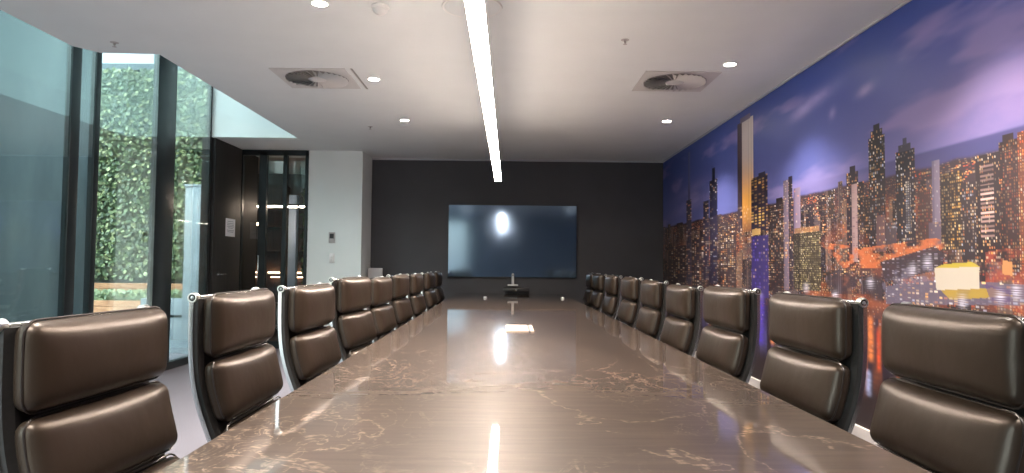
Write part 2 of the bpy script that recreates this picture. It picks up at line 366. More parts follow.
# ------------------------------------------------------------------ mural
# calibrated viewing rays are used only to read positions on the wall off the photograph
_f = 680.
_yw, _pt, _rl = math.atan(5/680.), math.atan(28.5/680.), .0092
_F = Vector((math.sin(_yw)*math.cos(_pt), math.cos(_yw)*math.cos(_pt), math.sin(_pt)))
_R0 = Vector((math.cos(_yw), -math.sin(_yw), 0)); _U0 = _R0.cross(_F)
_R = _R0*math.cos(_rl)+_U0*math.sin(_rl); _U = -_R0*math.sin(_rl)+_U0*math.cos(_rl)
def onwall(x, y):
    d = _F+_R*(x-512)/_f+_U*(236.5-y)/_f
    t = (XR-.006)/d.x
    return t*d.y, 1.15+t*d.z
def hsh(a, b, s=0.):
    v = np.sin(a*127.1+b*311.7+s*74.7)*43758.5453
    return v-np.floor(v)
def vnoise(x, y, s=0.):
    xi, yi = np.floor(x), np.floor(y); fx, fy = x-xi, y-yi
    fx = fx*fx*(3-2*fx); fy = fy*fy*(3-2*fy)
    return (hsh(xi,yi,s)*(1-fx)+hsh(xi+1,yi,s)*fx)*(1-fy)+(hsh(xi,yi+1,s)*(1-fx)+hsh(xi+1,yi+1,s)*fx)*fy
def fbm(x, y, s=0.): return sum(vnoise(x*2**k, y*2**k, s+k)*.5**(k+1) for k in range(4))
def sm(a, b, x): t = np.clip((x-a)/(b-a), 0, 1); return t*t*(3-2*t)
def S(*c):        # sRGB 0-255 -> linear
    c = np.array(c, float)/255.; return np.where(c < .04045, c/12.92, ((c+.055)/1.055)**2.4)

ys = [YF]
while ys[-1] < YB-.02:
    y = ys[-1]; ys.append(y+min(.026, max(.0032 if y > 2.6 else .02, y*y/2700.)))
ys[-1] = YB-.001
ys = np.array(ys); z0m, z1m = .146, ZC-.021
zs = np.linspace(z0m, z1m, 500)
Yg, Zg = np.meshgrid(ys, zs)
col = np.zeros(Yg.shape+(3,))
def lerp(a, b, t): return a*(1-t[..., None])+b*t[..., None]
def put(mask, c):
    global col
    col = col*(1-mask[..., None])+c*mask[..., None]
ZH = 1.70
# sky
t = sm(ZH, 2.68, Zg)
col = lerp(np.broadcast_to(S(96,102,164), col.shape), np.broadcast_to(S(48,70,142), col.shape), t)
pinky = sm(5.2, 2.8, Yg)*sm(2.75, 1.8, Zg)
col = lerp(col, np.broadcast_to(S(122,112,160), col.shape), pinky*.3)
cl = sm(.52, .72, fbm(Yg*1.1, Zg*4.5, 3.))
put(cl*.55, S(150,136,185))
for (px, py, ry, rz, c, a) in ((815,100,.28,.05,(175,165,215),.55), (800,112,.2,.05,(170,160,210),.5), (865,90,.10,.035,(190,175,215),.5), (832,113,.05,.04,(170,160,205),.4),
                               (690,205,.9,.07,(150,140,190),.5), (690,190,.7,.06,(140,132,185),.4), (1010,100,.7,.2,(165,135,175),.5), (700,232,2.5,.05,(70,62,120),.5)):
    cy, cz = onwall(px, py); g = np.exp(-((Yg-cy)/ry)**2-((Zg-cz-(cy-Yg)*.06)/rz)**2)*(.5+.8*fbm(Yg*7, Zg*14, 9.))
    put(np.clip(g*a, 0, 1), S(*c))
# dark sea / hills on the horizon
cyh = sm(5.2, 3.4, Yg)
band = sm(ZH+.095, ZH+.075, Zg)*sm(ZH-.06, ZH-.02, Zg)
put(band*cyh*.85, S(58,60,108))
# city carpet
body = sm(ZH+.012, ZH-.012, Zg+.03*(fbm(Yg*5, Yg*0, 4.)-.5))
put(body, S(48,38,44)*(1-.35*vnoise(Yg*3, Zg*5, 6.))[..., None] if False else S(52,42,50))
def lights(mask, cell_y, cell_z, dens, cols, s, bright=1., fill=.62, jit=False):
    """small lit points laid on a jittered grid"""
    global col
    cz = Zg/cell_z; iz = np.floor(cz)
    cy = Yg/cell_y+(hsh(iz, iz*0, s+9)*.9 if jit else 0.); iy = np.floor(cy)
    fy, fz = cy-iy, cz-iz
    on = (hsh(iy, iz, s) > 1-dens)
    sh_ = (np.abs(fy-.5) < fill/2)*(np.abs(fz-.5) < fill/2)
    a = on*sh_*mask*(.2+.8*hsh(iy, iz, s+2)**1.2)*bright*(.35+.75*sm(.3,.65,vnoise(Yg*6, Zg*9, s+8)))
    k = (hsh(iy, iz, s+5)*len(cols)).astype(int)
    cc = np.array([S(*c) for c in cols])[np.clip(k, 0, len(cols)-1)]
    a = np.clip(a, 0, 1)[..., None]; col = col*(1-a)+cc*a
WARM = [(255,214,150),(240,180,108),(246,232,206),(236,150,84),(226,196,156)]
ORG = [(248,134,66),(226,104,52),(255,174,94),(206,88,60)]
COOL = [(225,230,240),(190,205,235),(245,240,225)]
depthf = sm(ZH, 1.1, Zg)
lights(body*sm(ZH+.02,ZH-.05,Zg), .022, .009, .5, WARM+ORG, 1., 1., .7, True)
lights(body*sm(1.62,1.4,Zg), .033, .015, .45, WARM+ORG+COOL, 2., 1., .7, True)
orange = sm(.52, .75, fbm(Yg*1.3, Zg*4., 17.))*sm(ZH-.05, 1.45, Zg)
put(body*orange*.55, S(170,88,50))
# procedural mid-ground blocks, far ones first
rng = random.Random(21)
def block(y0, y1, zb, zt, c, dens, pal, cell=(.022,.020), s=0., bright=.9, side=None):
    m = ((Yg >= y0)*(Yg <= y1)*(Zg >= zb)*(Zg <= zt)).astype(float)
    shade = 1-.25*((Yg-y0)/max(y1-y0, 1e-3))
    put(m, S(*c)*shade[..., None])
    if side:
        ms = m*((Yg >= y1-(y1-y0)*.28)); put(ms*.8, S(*side))
    if dens: lights(m, cell[0], cell[1], dens, pal, s, bright)
blocks = []
for k in range(300):
    y = rng.uniform(-1.5, 9.8); zb_ = rng.uniform(.78, 1.45); base = rng.random()
    h = rng.uniform(.10,.30)*(1.35-.3*base); w = rng.uniform(.06,.20)*(1 if y < 6 else 1.5)
    blocks.append((zb_, y, w, h))
blocks.sort(reverse=True)
for i, (zb_, y, w, h) in enumerate(blocks):
    zt = min(zb_+h, 1.74)
    c = rng.choice([(38,34,42),(30,28,38),(62,54,60),(84,74,82),(50,42,38),(26,24,32),(104,86,78),(120,96,84)])
    block(y, y+w, zb_-.15, zt, c, rng.uniform(.25,.7), rng.choice([WARM,WARM,WARM+COOL,ORG+WARM]), (rng.uniform(.010,.020)*(1 if y<5 else 2.), rng.uniform(.010,.018)), 30.+i, .85, side=rng.choice([None,(20,18,24),(100,84,80)]))
gl = sm(.45,.75,fbm(Yg*2.2, Zg*7., 80.))*sm(1.55,1.3,Zg)*sm(.78,.95,Zg); put(gl*.45, S(206,110,62))
# landmarks read off the photograph
def bld(x0, x1, yt, yb, c, dens=.4, pal=WARM, cell=(.02,.02), s=0., bright=.9, side=None):
    a, za = onwall(x1, yt); b, _ = onwall(x0, yt); xm = (x0+x1)/2
    _, zt = onwall(xm, yt); _, zb = onwall(xm, yb)
    block(a, b, zb, zt, c, dens, pal, cell, s, bright, side); return a, b, zb, zt
bld(688,690,152,205,(92,96,140),0); bld(686.5,691.5,200,285,(70,66,86),.35,WARM,(.1,.025),201.)
bld(668,686,246,290,(50,42,52),.5,WARM,(.12,.022),202.); bld(692,703,238,290,(58,48,58),.55,WARM,(.1,.022),203.)
bld(703,709,201,280,(46,44,66),.5,WARM,(.08,.025),204.); bld(709,717,180,284,(36,36,60),.25,WARM+COOL,(.06,.025),205.,.8,(24,26,50)); bld(712,715,168,181,(34,36,62),0)
bld(720,736,222,290,(66,54,58),.6,WARM,(.06,.022),206.)
a, b, zb, zt = bld(737,753,120,232,(196,186,186),0)
m = ((Yg>=a)*(Yg<=b)*(Zg<=zt)*(Zg>=zb)).astype(float)
put(m*sm(onwall(745,150)[1], onwall(745,205)[1], Zg), S(236,172,82)); put(m*sm(onwall(745,205)[1], onwall(745,240)[1], Zg), S(120,72,60))
put(m*(Yg > b-(b-a)*.30), S(66,54,66)); put(m*((Yg*26)%1 < .18)*.25, S(90,70,80))
bld(740,750,116,121,(110,100,120),0)
lights(m*(Zg < onwall(745,205)[1]), .03, .03, .5, WARM, 207.)
bld(751,767,176,232,(48,40,62),.62,[(255,214,110),(250,196,90),(240,180,110)],(.09,.026),208.,.95,(34,30,56))
bld(758,765,172,177,(46,40,60),0)
bld(752,760,229,235,(214,176,106),0); bld(751,768,236,297,(60,50,118),.5,[(130,110,220),(220,190,140),(100,84,190)],(.05,.03),209.,.75,(46,34,110))
bld(768,783,204,292,(44,36,40),.55,WARM,(.035,.02),210.); bld(776,782,198,205,(40,34,40),0)
bld(783,788,180,290,(120,108,126),.35,WARM,(.03,.02),211.); bld(788,792,176,290,(46,40,54),.45,WARM,(.03,.02),212.); bld(793,800,188,260,(140,124,146),.12,WARM,(.03,.02),213.,.6,(104,92,120)); bld(803,807,160,180,(120,118,160),0) if False else None
bld(846,858,172,268,(44,38,50),.4,WARM,(.022,.018),214.); bld(849,855,166,172,(40,36,50),0); bld(851,857,184,262,(176,150,150),.5,[(120,90,100),(90,70,90)],(.05,.014),215.,.7)
bld(868,884,136,250,(34,32,40),.45,WARM+COOL,(.020,.018),216.,.95,(22,22,32)); bld(870,882,130,136,(30,30,40),.3,WARM,(.02,.02),1.); bld(873,879,124,130,(28,30,42),0)
bld(876,885,215,252,(110,84,88),.2,WARM,(.02,.018),217.)
bld(895,914,150,246,(36,36,48),.42,WARM+COOL,(.018,.017),218.,.95,(24,26,36)); bld(898,910,144,151,(60,60,76),.2,COOL,(.02,.02),1.); bld(902,906,138,145,(70,72,90),0)
a, b, zb, zt = bld(905,910,180,232,(60,58,66),0); lights(((Yg>=a)*(Yg<=b)*(Zg>=zb)*(Zg<=zt)).astype(float), .02, .0135, .95, COOL, 9., .7)
bld(917,930,190,250,(70,52,52),.5,WARM+ORG,(.018,.018),219.)
bld(931,939,160,246,(128,118,138),.10,COOL,(.018,.018),220.,.6,(96,88,112)); bld(928,942,222,246,(104,92,108),.2,WARM,(.018,.018),220.,.6)
bld(940,962,172,250,(40,34,34),.62,[(255,210,120),(250,190,90),(250,225,170)],(.016,.016),221.,.9,(26,24,28))
bld(960,977,182,262,(46,40,46),.5,WARM+COOL,(.014,.016),222.)
a, b, zb, zt = bld(975,999,154,262,(34,28,34),.35,WARM,(.014,.015),223.)
a, b = onwall(994,180)[0], onwall(980,180)[0]
m = ((Yg>=a)*(Yg<=b)*(Zg>=onwall(987,238)[1])*(Zg<=onwall(987,162)[1])).astype(float); lights(m, .5, .022, 1., [(240,200,190)], 2., 1., .45)
bld(998,1017,140,264,(52,38,40),.55,WARM+ORG,(.013,.014),224.,.9,(30,24,28)); bld(1002,1013,134,140,(48,36,40),0)
bld(1017,1050,128,292,(110,62,50),.75,ORG+WARM,(.013,.014),225.)
def rz(v): return v
# low lit tower with an orange roof
bld(793,820,232,290,(62,56,44),.7,[(222,206,150),(190,178,120),(230,216,180),(140,130,90)],(.016,.016),226.,.85,(34,30,26)); bld(794,819,227,232,(150,110,78),.6,WARM,(.02,.014),5.)
# glowing streets, sheds, plaza
def quad(pts, c, a=1., tex=None):
    P = [onwall(*p) for p in pts]; m = np.ones(Yg.shape)
    s0 = sum(P[i][0]*P[(i+1)%len(P)][1]-P[(i+1)%len(P)][0]*P[i][1] for i in range(len(P)))
    for i in range(len(P)):
        (ya, za), (yb, zb_) = P[i], P[(i+1)%len(P)]
        e = (yb-ya)*(Zg-za)-(zb_-za)*(Yg-ya); m = m*((e >= 0) if s0 > 0 else (e <= 0))
    if tex is not None: m = m*tex
    put(m*a, S(*c)); return m
nz = sm(.30,.62,fbm(Yg*11, Zg*24, 40.))
m = quad([(818,242),(846,272),(875,276),(900,268),(852,246)], (206,112,66), .95, np.clip(nz,0,1)); lights(m, .02, .016, .4, [(255,215,140),(255,245,210),(120,50,30)], 41.)
m = quad([(856,256),(862,248),(935,238),(950,243),(940,250),(862,268)], (208,116,70), .95, np.clip(nz,0,1)); lights(m, .018, .014, .4, [(255,215,140),(255,245,210),(120,60,40)], 42.)
m = quad([(985,252),(1060,240),(1060,330),(985,300)], (170,78,58), .8, np.clip(nz*.95,0,1)); lights(m, .016, .016, .45, [(255,180,90),(255,230,190),(90,30,30)], 43.)
m = quad([(930,176),(936,230),(926,252),(900,252)], (0,0,0), 0)
m = quad([(824,278),(840,268),(886,268),(890,278),(884,294),(832,294)], (58,52,60), .9, np.clip(.55+.7*nz,0,1)); lights(m, .022, .3, .7, [(120,112,122),(40,36,44)], 44., 1., .5); lights(m*(Zg>onwall(860,276)[1]), .03, .014, .4, WARM, 48.)
m = quad([(880,262),(935,246),(945,256),(938,270),(885,282)], (56,50,58), .95); lights(m, .05, .012, .5, [(230,225,235),(170,160,190)], 45., .8, .5)
m = quad([(880,272),(932,264),(938,290),(884,298)], (120,116,140), .7, np.clip(nz,0,1)); lights(m, .03, .014, .35, COOL, 46.)
m = quad([(886,286),(938,280),(1060,286),(1060,306),(886,304)], (104,98,118), .9); lights(m, .04, .014, .4, COOL+WARM, 47.)
quad([(940,290),(992,288),(1012,296),(950,300)], (180,152,68), 1., np.clip(.8+.3*nz,0,1))
quad([(934,268),(979,267),(979,289),(936,290)], (206,197,180)); quad([(934,268),(944,264),(972,262),(980,267)], (196,176,62))
a, b = onwall(979,280)[0], onwall(934,280)[0]
quad([(1002,260),(1012,262),(1012,276),(1002,274)], (206,146,92)); quad([(984,284),(1010,290),(1010,304),(990,300)], (90,66,120), .6)
for px, py in ((870,283),(912,270),(962,302),(1016,292),(927,262),(835,296),(806,288),(760,296),(744,292),(1000,297)):
    cy, cz = onwall(px, py); g = np.exp(-((Yg-cy)/(.035*cy/4))**2)*np.exp(-((Zg-cz)/.03)**2); put(np.clip(g*((Zg*90)%1 < .55)*1.1, 0, 1), S(228,226,245))
# river: dark water with streaked reflections, going to dark brown at the foot
zw = .82+.05*(sm(5,3,Yg))
wat = sm(zw+.01, zw-.01, Zg+.02*(fbm(Yg*4, Yg*0, 55.)-.5))
wc = lerp(np.broadcast_to(S(52,44,64), col.shape), np.broadcast_to(S(44,34,34), col.shape), sm(.75,.35,Zg))
put(wat, wc)
st = sm(.5, .72, vnoise(Yg*16, Zg*2.2, 60.))*sm(.30,.55,Zg)
hue = vnoise(Yg*2.7, Yg*0, 61.)
cc = lerp(np.broadcast_to(S(170,100,66), col.shape), np.broadcast_to(S(96,92,140), col.shape), sm(.45,.6,hue))
a_ = (wat*st*(.5+.5*vnoise(Yg*30, Zg*60, 62.)))[..., None]; col = col*(1-a_)+cc*a_
for px, y0, y1, c, w in ((870,318,362,(236,140,80),.035), (868,372,396,(170,180,225),.03), (760,296,345,(90,70,200),.09), (743,330,360,(70,90,160),.05), (878,330,372,(220,90,50),.02), (772,310,345,(240,150,70),.04)):
    cy, cz0 = onwall(px, y0); _, cz1 = onwall(px, y1)
    g = np.exp(-((Yg-cy)/w)**2)*sm(cz1-.02, cz1+.04, Zg)*sm(cz0+.03, cz0-.02, Zg)*(.5+.7*vnoise(Yg*22, Zg*75, 70.+px)); put(np.clip(g, 0, 1), S(*c))
lights(wat*sm(.62,.8,Zg), .03, .02, .18, WARM+COOL+ORG, 64., .8)

haze = (body*(1-wat))[..., None]; col = col*(1-haze*.08)+S(120,98,112)*haze*.08
nr, nc = Yg.shape
me = bpy.data.meshes.new('mural')
co = np.zeros((nr*nc, 3), np.float32); co[:, 1] = Yg.ravel(); co[:, 2] = Zg.ravel()
idx = np.arange(nr*nc).reshape(nr, nc)
q = np.stack([idx[:-1,:-1], idx[1:,:-1], idx[1:,1:], idx[:-1,1:]], -1).reshape(-1)
me.vertices.add(nr*nc); me.vertices.foreach_set('co', co.ravel())
nf = (nr-1)*(nc-1)
me.loops.add(nf*4); me.loops.foreach_set('vertex_index', q.astype(np.int32))
me.polygons.add(nf); me.polygons.foreach_set('loop_start', (np.arange(nf)*4).astype(np.int32))
try: me.polygons.foreach_set('loop_total', np.full(nf, 4, np.int32))
except Exception: pass
me.update(calc_edges=True)
att = me.color_attributes.new('print', 'FLOAT_COLOR', 'POINT')
att.data.foreach_set('color', np.concatenate([col.reshape(-1,3), np.ones((nr*nc,1))], 1).astype(np.float32).ravel())
mm = mat('printed_city_wallpaper', (.2,.2,.3), .42, spec=.35); N, L, b_ = nodes(mm)
an = N.new('ShaderNodeAttribute'); an.attribute_name = 'print'; L.new(an.outputs['Color'], b_.inputs['Base Color'])
me.materials.append(mm)
mo = bpy.data.objects.new('mural', me); C.objects.link(mo); mo.location = (XR-.004, 0, 0)
tag(mo, 'wall sized night city skyline mural with violet sky on the right wall', 'mural')

# ------------------------------------------------------------------ television, video bar
tv = thing('television', 'large wide flat television mounted on the charcoal end wall', 'television', (.08, YB-.002, .965))
box('casing', (-.93,.93,-.055,-.012,0,1.055), M['black'], tv, .004)
scr = mat('blue_black_screen', (.12,.18,.26), .10, .8, coat=.2, coatr=.06)
box('screen', (-.922,.922,-.058,-.0551,.012,1.045), scr, tv)
box('wall_bracket', (-.3,.3,-.012,0,.3,.75), M['black'], tv)
vb = thing('video_bar', 'black video conference bar on the wall below the television', 'video bar', (.14, YB, .772))
box('bar_body', (-.18,.18,-.12,-.01,0,.05), M['black'], vb, .008); box('bar_bracket', (-.06,.06,-.01,0,.0,.06), M['black'], vb)
bm = bm_new(); cyl(bm, (0,-.121,.025), .012, .006, 'y'); obj('lens', bm, M['chrome'], vb, True)
wc_ = thing('webcam', 'small white upright camera on a flat base above the black bar', 'camera', (.09, YB, .85))
box('base_plate', (-.075,.075,-.13,0,0,.022), M['white_pl'], wc_, .005)
bm = bm_new(); lathe(bm, [(0,.022),(.018,.022),(.018,.165),(.014,.178),(0,.18)], (0,-.092,0)); obj('camera_body', bm, M['white_pl'], wc_, True)
bm = bm_new(); cyl(bm, (0,-.110,.15), .008, .004, 'y'); obj('lens', bm, M['black'], wc_, True)
pd = thing('grey_pedestal', 'pale grey panel topped stand between white wall and far chairs', 'stand', (-1.80, 9.45, 0))
box('foot', (-.14,.10,-.1,.1,0,.02), M['grey_pl'], pd, .004); box('post', (-.04,.02,-.025,.025,.02,.98), M['grey_pl'], pd, .004)
bm = bm_new(); bx(bm, -.12, .08, -.02, .02, .94, 1.09, bev=.006); o_ = obj('panel', bm, M['grey_pl'], pd, True)

# wall controls
c1 = thing('wall_control_panel', 'small grey control panel, upper of the two on the white wall', 'control panel', (-2.365, YD, 1.425))
box('plate', (-.042,.042,-.012,0,0,.145), M['grey_pl'], c1, .003); box('display', (-.028,.028,-.0135,-.012,.06,.125), M['black'], c1)
c2 = thing('light_switch', 'white light switch, lower of the two on the white wall', 'switch', (-2.36, YD, 1.155))
box('plate', (-.035,.035,-.01,0,0,.13), M['white_pl'], c2, .003)
for z in (.035,.075): box('rocker', (-.012,.012,-.014,-.01,z,z+.025), M['white_pl'], c2, .002)

# ------------------------------------------------------------------ table
tb = thing('conference_table', 'long polished dark stone conference table with cream veining', 'table', (.07, 5.1, 0))
bm = bm_new()
poly_prism(bm, [(-.745,-4.75),(.80,-4.75),(.745,4.70),(-.79,4.70)], .70, .74)
bmesh.ops.bevel(bm, geom=[e for e in bm.edges], offset=.004, segments=2, affect='EDGES')
obj('table_top', bm, M['stone'], tb)
for y in (-3.6,-1.2,1.2,3.6): box('pedestal', (-.28,.28,y-.35,y+.35,0,.70), M['timber'], tb, .01)
pw = thing('table_power_box', 'champagne metal power outlet lid set in the middle of the table', 'power box', (.085, 4.40, .741))
box('lid', (-.088,.055,-.21,.21,0,.006), M['foil'], pw, .002); box('lid_end', (.066,.088,-.21,.21,0,.006), M['foil'], pw, .002); box('slot', (.055,.066,-.21,.21,0,.003), M['black'], pw)
for x, l in ((-.26,'small round metal microphone at far end of table, left one'), (.69,'small round metal microphone at far end of table, right one')):
    t = thing('table_microphone', l, 'microphone', (x, 8.38, .741), group='microphones at the far end of the table')
    bm = bm_new(); lathe(bm, [(0,0),(.022,0),(.022,.012),(.016,.02),(0,.022)]); obj('puck', bm, M['knobm'], t, True)
    bm = bm_new(); lathe(bm, [(0,.0221),(.006,.0221),(.006,.025),(0,.025)]); obj('button', bm, M['black'], t, True)

# ------------------------------------------------------------------ chairs
# side profile of the frame: y forward (towards the table), z up; origin of the chair under its column
PR = [(0,1.035),(.000,.97),(.001,.90),(.005,.83),(.015,.76),(.034,.69),(.060,.62),(.086,.56),(.115,.51),(.160,.475),(.22,.46),(.32,.458),(.42,.468),(.50,.474),(.54,.466),(.565,.44)]
YO = -.27
def resample(P, n):
    P = [Vector((0,y,z)) for y, z in P]; out = []
    # Catmull-Rom
    for i in range(len(P)-1):
        p0, p1, p2, p3 = P[max(i-1,0)], P[i], P[i+1], P[min(i+2,len(P)-1)]
        for k in range(8):
            t = k/8; out.append(.5*((2*p1)+(p2-p0)*t+(2*p0-5*p1+4*p2-p3)*t*t+(3*p1-3*p2+p3-p0)*t**3))
    out.append(P[-1]); return out
CUR = resample(PR, 0); SL = [0.]
for a, b in zip(CUR, CUR[1:]): SL.append(SL[-1]+(b-a).length)
def at(s):
    s = min(max(s, -.03), SL[-1]+.03)
    if s <= 0: t = (CUR[1]-CUR[0]).normalized(); p = CUR[0]+t*s
    elif s >= SL[-1]: t = (CUR[-1]-CUR[-2]).normalized(); p = CUR[-1]+t*(s-SL[-1])
    else:
        i = max(k for k in range(len(SL)-1) if SL[k] <= s); u = (s-SL[i])/(SL[i+1]-SL[i])
        p = CUR[i].lerp(CUR[i+1], u); ta = (CUR[min(i+1,len(CUR)-1)]-CUR[max(i-1,0)]).normalized(); tb_ = (CUR[min(i+2,len(CUR)-1)]-CUR[i]).normalized(); t = ta.lerp(tb_, u).normalized()
    n = Vector((0, -t.z, t.y))       # forward/up side of the frame
    return p, n
def bent(x, s, d):                   # across, along, out from the frame
    p, n = at(s); q_ = p+n*d; return Vector((x, q_.y+YO, q_.z))
def cushion(s0, s1, w, t, off=.020, bulge=.02, r=.036, sag=.0):
    hw, hh, ht = w/2, (s1-s0)/2, t/2; sc = (s0+s1)/2; bm = bm_new(); vd = {}
    def axis(h, n):                  # grid lines crowded at the edges
        inner = [(-1+2*i/n)*(h-r) for i in range(n+1)]
        e = [r*(1-math.cos(PI/2*k/4)) for k in range(4)]
        return [-h+x for x in e]+inner+[h-x for x in reversed(e)]
    ax, ay, az = axis(hw, 12), axis(ht, 2), axis(hh, 10)
    ax_i, ay_i, az_i = hw-r, ht-r if ht > r else 0, hh-r
    def V(x, y, z):
        key = (round(x,5), round(y,5), round(z,5))
        if key in vd: return vd[key]
        q_ = Vector((max(-ax_i,min(ax_i,x)), max(-ay_i,min(ay_i,y)), max(-az_i,min(az_i,z))))
        d = Vector((x,y,z))-q_
        rr = min(r, ht)
        p = q_+(d.normalized()*rr*max(abs(d.x)/r if r else 0, abs(d.y)/rr, abs(d.z)/r) if d.length > 1e-7 else Vector())
        u, v = p.x/hw, p.z/hh
        y_ = p.y
        if y_ > 0: y_ += bulge*(1-abs(u)**3.2)*(1-abs(v)**2.4)*(y_/ht) + .0008*math.sin(u*9+s0*40)*(1-u*u)*(1-abs(v))
        y_ -= .004*(u*u)
        xx = p.x*(1+.012*(1-v*v)); 
        vt = bm.verts.new(bent(xx, sc+p.z+sag*(1-u*u)*(1 if v > 0 else -1)*abs(v)*-.5, off+ht+y_)); vd[key] = vt; return vt
    def face(a, b, f):
        for i in range(len(a)-1):
            for j in range(len(b)-1):
                vs = [f(a[i],b[j]), f(a[i+1],b[j]), f(a[i+1],b[j+1]), f(a[i],b[j+1])]
                if len(set(vs)) == 4:
                    try: bm.faces.new(vs)
                    except ValueError: pass
    for sgn in (-1, 1):
        face(ax, az, lambda x, z: V(x, sgn*ht, z)); face(ay, az, lambda y, z: V(sgn*hw, y, z)); face(ax, ay, lambda x, y: V(x, y, sgn*hh))
    return bm
def piping(s0, s1, w, t, off=.020, bulge=.02):
    """cord following the front outline of a cushion"""
    hw, hh = w/2-.003, (s1-s0)/2-.003; sc = (s0+s1)/2; r = .036; pts = []
    for cx, cz, a0 in ((hw-r, hh-r, 0), (-hw+r, hh-r, PI/2), (-hw+r, -hh+r, PI), (hw-r, -hh+r, 3*PI/2)):
        for k in range(6):
            a = a0+k/5*PI/2; pts.append((cx+r*math.cos(a), cz+r*math.sin(a)))
    dense = []
    for i, (x, z) in enumerate(pts):
        x2, z2 = pts[(i+1)%len(pts)]; n = max(1, int(math.hypot(x2-x, z2-z)/.035))
        for k in range(n): dense.append((x+(x2-x)*k/n, z+(z2-z)*k/n))
    P = [bent(x, sc+z, off+t*.52) for x, z in dense]
    bm = bm_new(); sweep(bm, P, circ(.0028, 6), closed=True, up=Vector((.3,.9,.2))); return bm
HW = .275
def make_chair():
    t = thing('conference_chair', 'x', 'chair')
    W_ = .53
    specs = (('headrest_cushion',-.018,.192,.060,.024), ('back_cushion',.196,.412,.062,.024), ('lumbar_cushion',.418,.590,.05,.016), ('seat_cushion',.60,SL[-1]-.035,.05,.014))
    for n, a, b, th, bu in specs:
        c = obj(n, cushion(a, b, W_, th, bulge=bu), M['leather'], t, True)
        p = obj('piping', piping(a, b, W_, th, bulge=bu), M['piping'], c, True)
    bm = bm_new(); S0 = [SL[-1]*k/60 for k in range(61)]
    rings = [[bm.verts.new(bent(x, s, d)) for x, d in ((-.267,-.003),(.267,-.003),(.267,.012),(.245,.022),(-.245,.022),(-.267,.012))] for s in S0]
    for A, B in zip(rings, rings[1:]):
        for j in range(6): bm.faces.new((A[j], A[(j+1)%6], B[(j+1)%6], B[j]))
    bm.faces.new(rings[0][::-1]); bm.faces.new(rings[-1])
    obj('back_membrane', bm, M['mesh_back'], t)
    for sx in (-1, 1):
        bm = bm_new(); sec = ((-.008,-.012),(.006,-.012),(.006,.002),(-.008,.002))
        rings = [[bm.verts.new(bent(sx*(HW-.009)+a, s, d-.002)) for a, d in sec] for s in S0]
        for A, B in zip(rings, rings[1:]):
            for j in range(4): bm.faces.new((A[j], A[(j+1)%4], B[(j+1)%4], B[j]))
        bm.faces.new(rings[0][::-1]); bm.faces.new(rings[-1])
        bmesh.ops.bevel(bm, geom=[e for e in bm.edges if abs(e.calc_face_angle(0)) > 1.2], offset=.0015, segments=1, affect='EDGES')
        obj('side_rail', bm, M['chrome'], t, True)
        kb = bm_new(); p = bent(0, -.004, -.004)
        lathe(kb, [(0,-.014),(.0125,-.014),(.0155,-.011),(.0155,.009),(.0140,.012),(.0115,.012),(.0105,.0085),(.006,.0085),(.005,.011),(0,.0125)], (0,0,0), 24, 'x')
        for v in kb.verts: v.co = Vector((sx*(HW-.012+v.co.x), p.y+v.co.y, p.z+v.co.z))
        kn = obj('end_knob', kb, M['knobm'], t, True)
        kb = bm_new(); lathe(kb, [(.0055,.0088),(.0104,.0088),(.0104,.0092),(.0055,.0092)], (0,0,0), 20, 'x')
        for v in kb.verts: v.co = Vector((sx*(HW-.012+v.co.x), p.y+v.co.y, p.z+v.co.z))
        obj('knob_groove', kb, M['black'], kn)
    bm = bm_new(); p = bent(0,-.004,-.004); cyl(bm, p, .0055, 2*HW-.03, 'x', 12); obj('top_stretcher', bm, M['chrome'], t, True)
    bm = bm_new()
    for sx in (-1, 1):
        P = [bent(sx*.262, .60, -.02), Vector((sx*.20,-.06,.425)), Vector((sx*.08,-.0,.40)), Vector((0,0,.395))]
        sweep(bm, P, circ(.011, 8), up=Vector((0,1,0))); P = [bent(sx*.262, .86, -.02), Vector((sx*.20,.06,.425)), Vector((sx*.08,.0,.40)), Vector((0,0,.395))]
        sweep(bm, P, circ(.011, 8), up=Vector((0,1,0)))
    obj('seat_spider', bm, M['chrome'], t, True)
    bm = bm_new(); lathe(bm, [(0,.41),(.035,.41),(.035,.37),(.022,.36),(.022,.20),(.03,.20),(.03,.085),(0,.085)]); obj('column', bm, M['chrome'], t, True)
    for k in range(5):
        a = PI/2+k*2*PI/5; d = Vector((math.cos(a), math.sin(a), 0)); bm = bm_new()
        pts = [d*.02+Vector((0,0,.115)), d*.12+Vector((0,0,.108)), d*.29+Vector((0,0,.085))]; side = Vector((-d.y, d.x, 0)); R_ = []
        for q_, (w, h) in zip(pts, ((.024,.018),(.019,.014),(.013,.010))): R_.append([bm.verts.new(q_+side*u*w+Vector((0,0,v*h))) for u, v in ((-1,-1),(1,-1),(1,1),(-1,1))])
        for A, B in zip(R_, R_[1:]):
            for j in range(4): bm.faces.new((A[j], A[(j+1)%4], B[(j+1)%4], B[j]))
        bm.faces.new(R_[0][::-1]); bm.faces.new(R_[-1]); lg = obj('leg', bm, M['chrome'], t)
        bm = bm_new(); e = d*.285
        for s_ in (-.014, .014):
            r_ = bmesh.ops.create_cone(bm, cap_ends=True, segments=16, radius1=.028, radius2=.028, depth=.016)
            mt = Matrix.Rotation(a, 4, 'Z') @ Matrix.Rotation(PI/2, 4, 'X')
            for v in r_['verts']: v.co = mt @ v.co + Vector((e.x, e.y, .0285)) + side*s_
        cyl(bm, (e.x, e.y, .065), .007, .04, 'z', 8); obj('caster', bm, M['rubber'], lg)
    return t
chair0 = make_chair()
nums = ['nearest', 'second', 'third', 'fourth', 'fifth', 'sixth', 'seventh', 'second from the television, eighth', 'farthest']
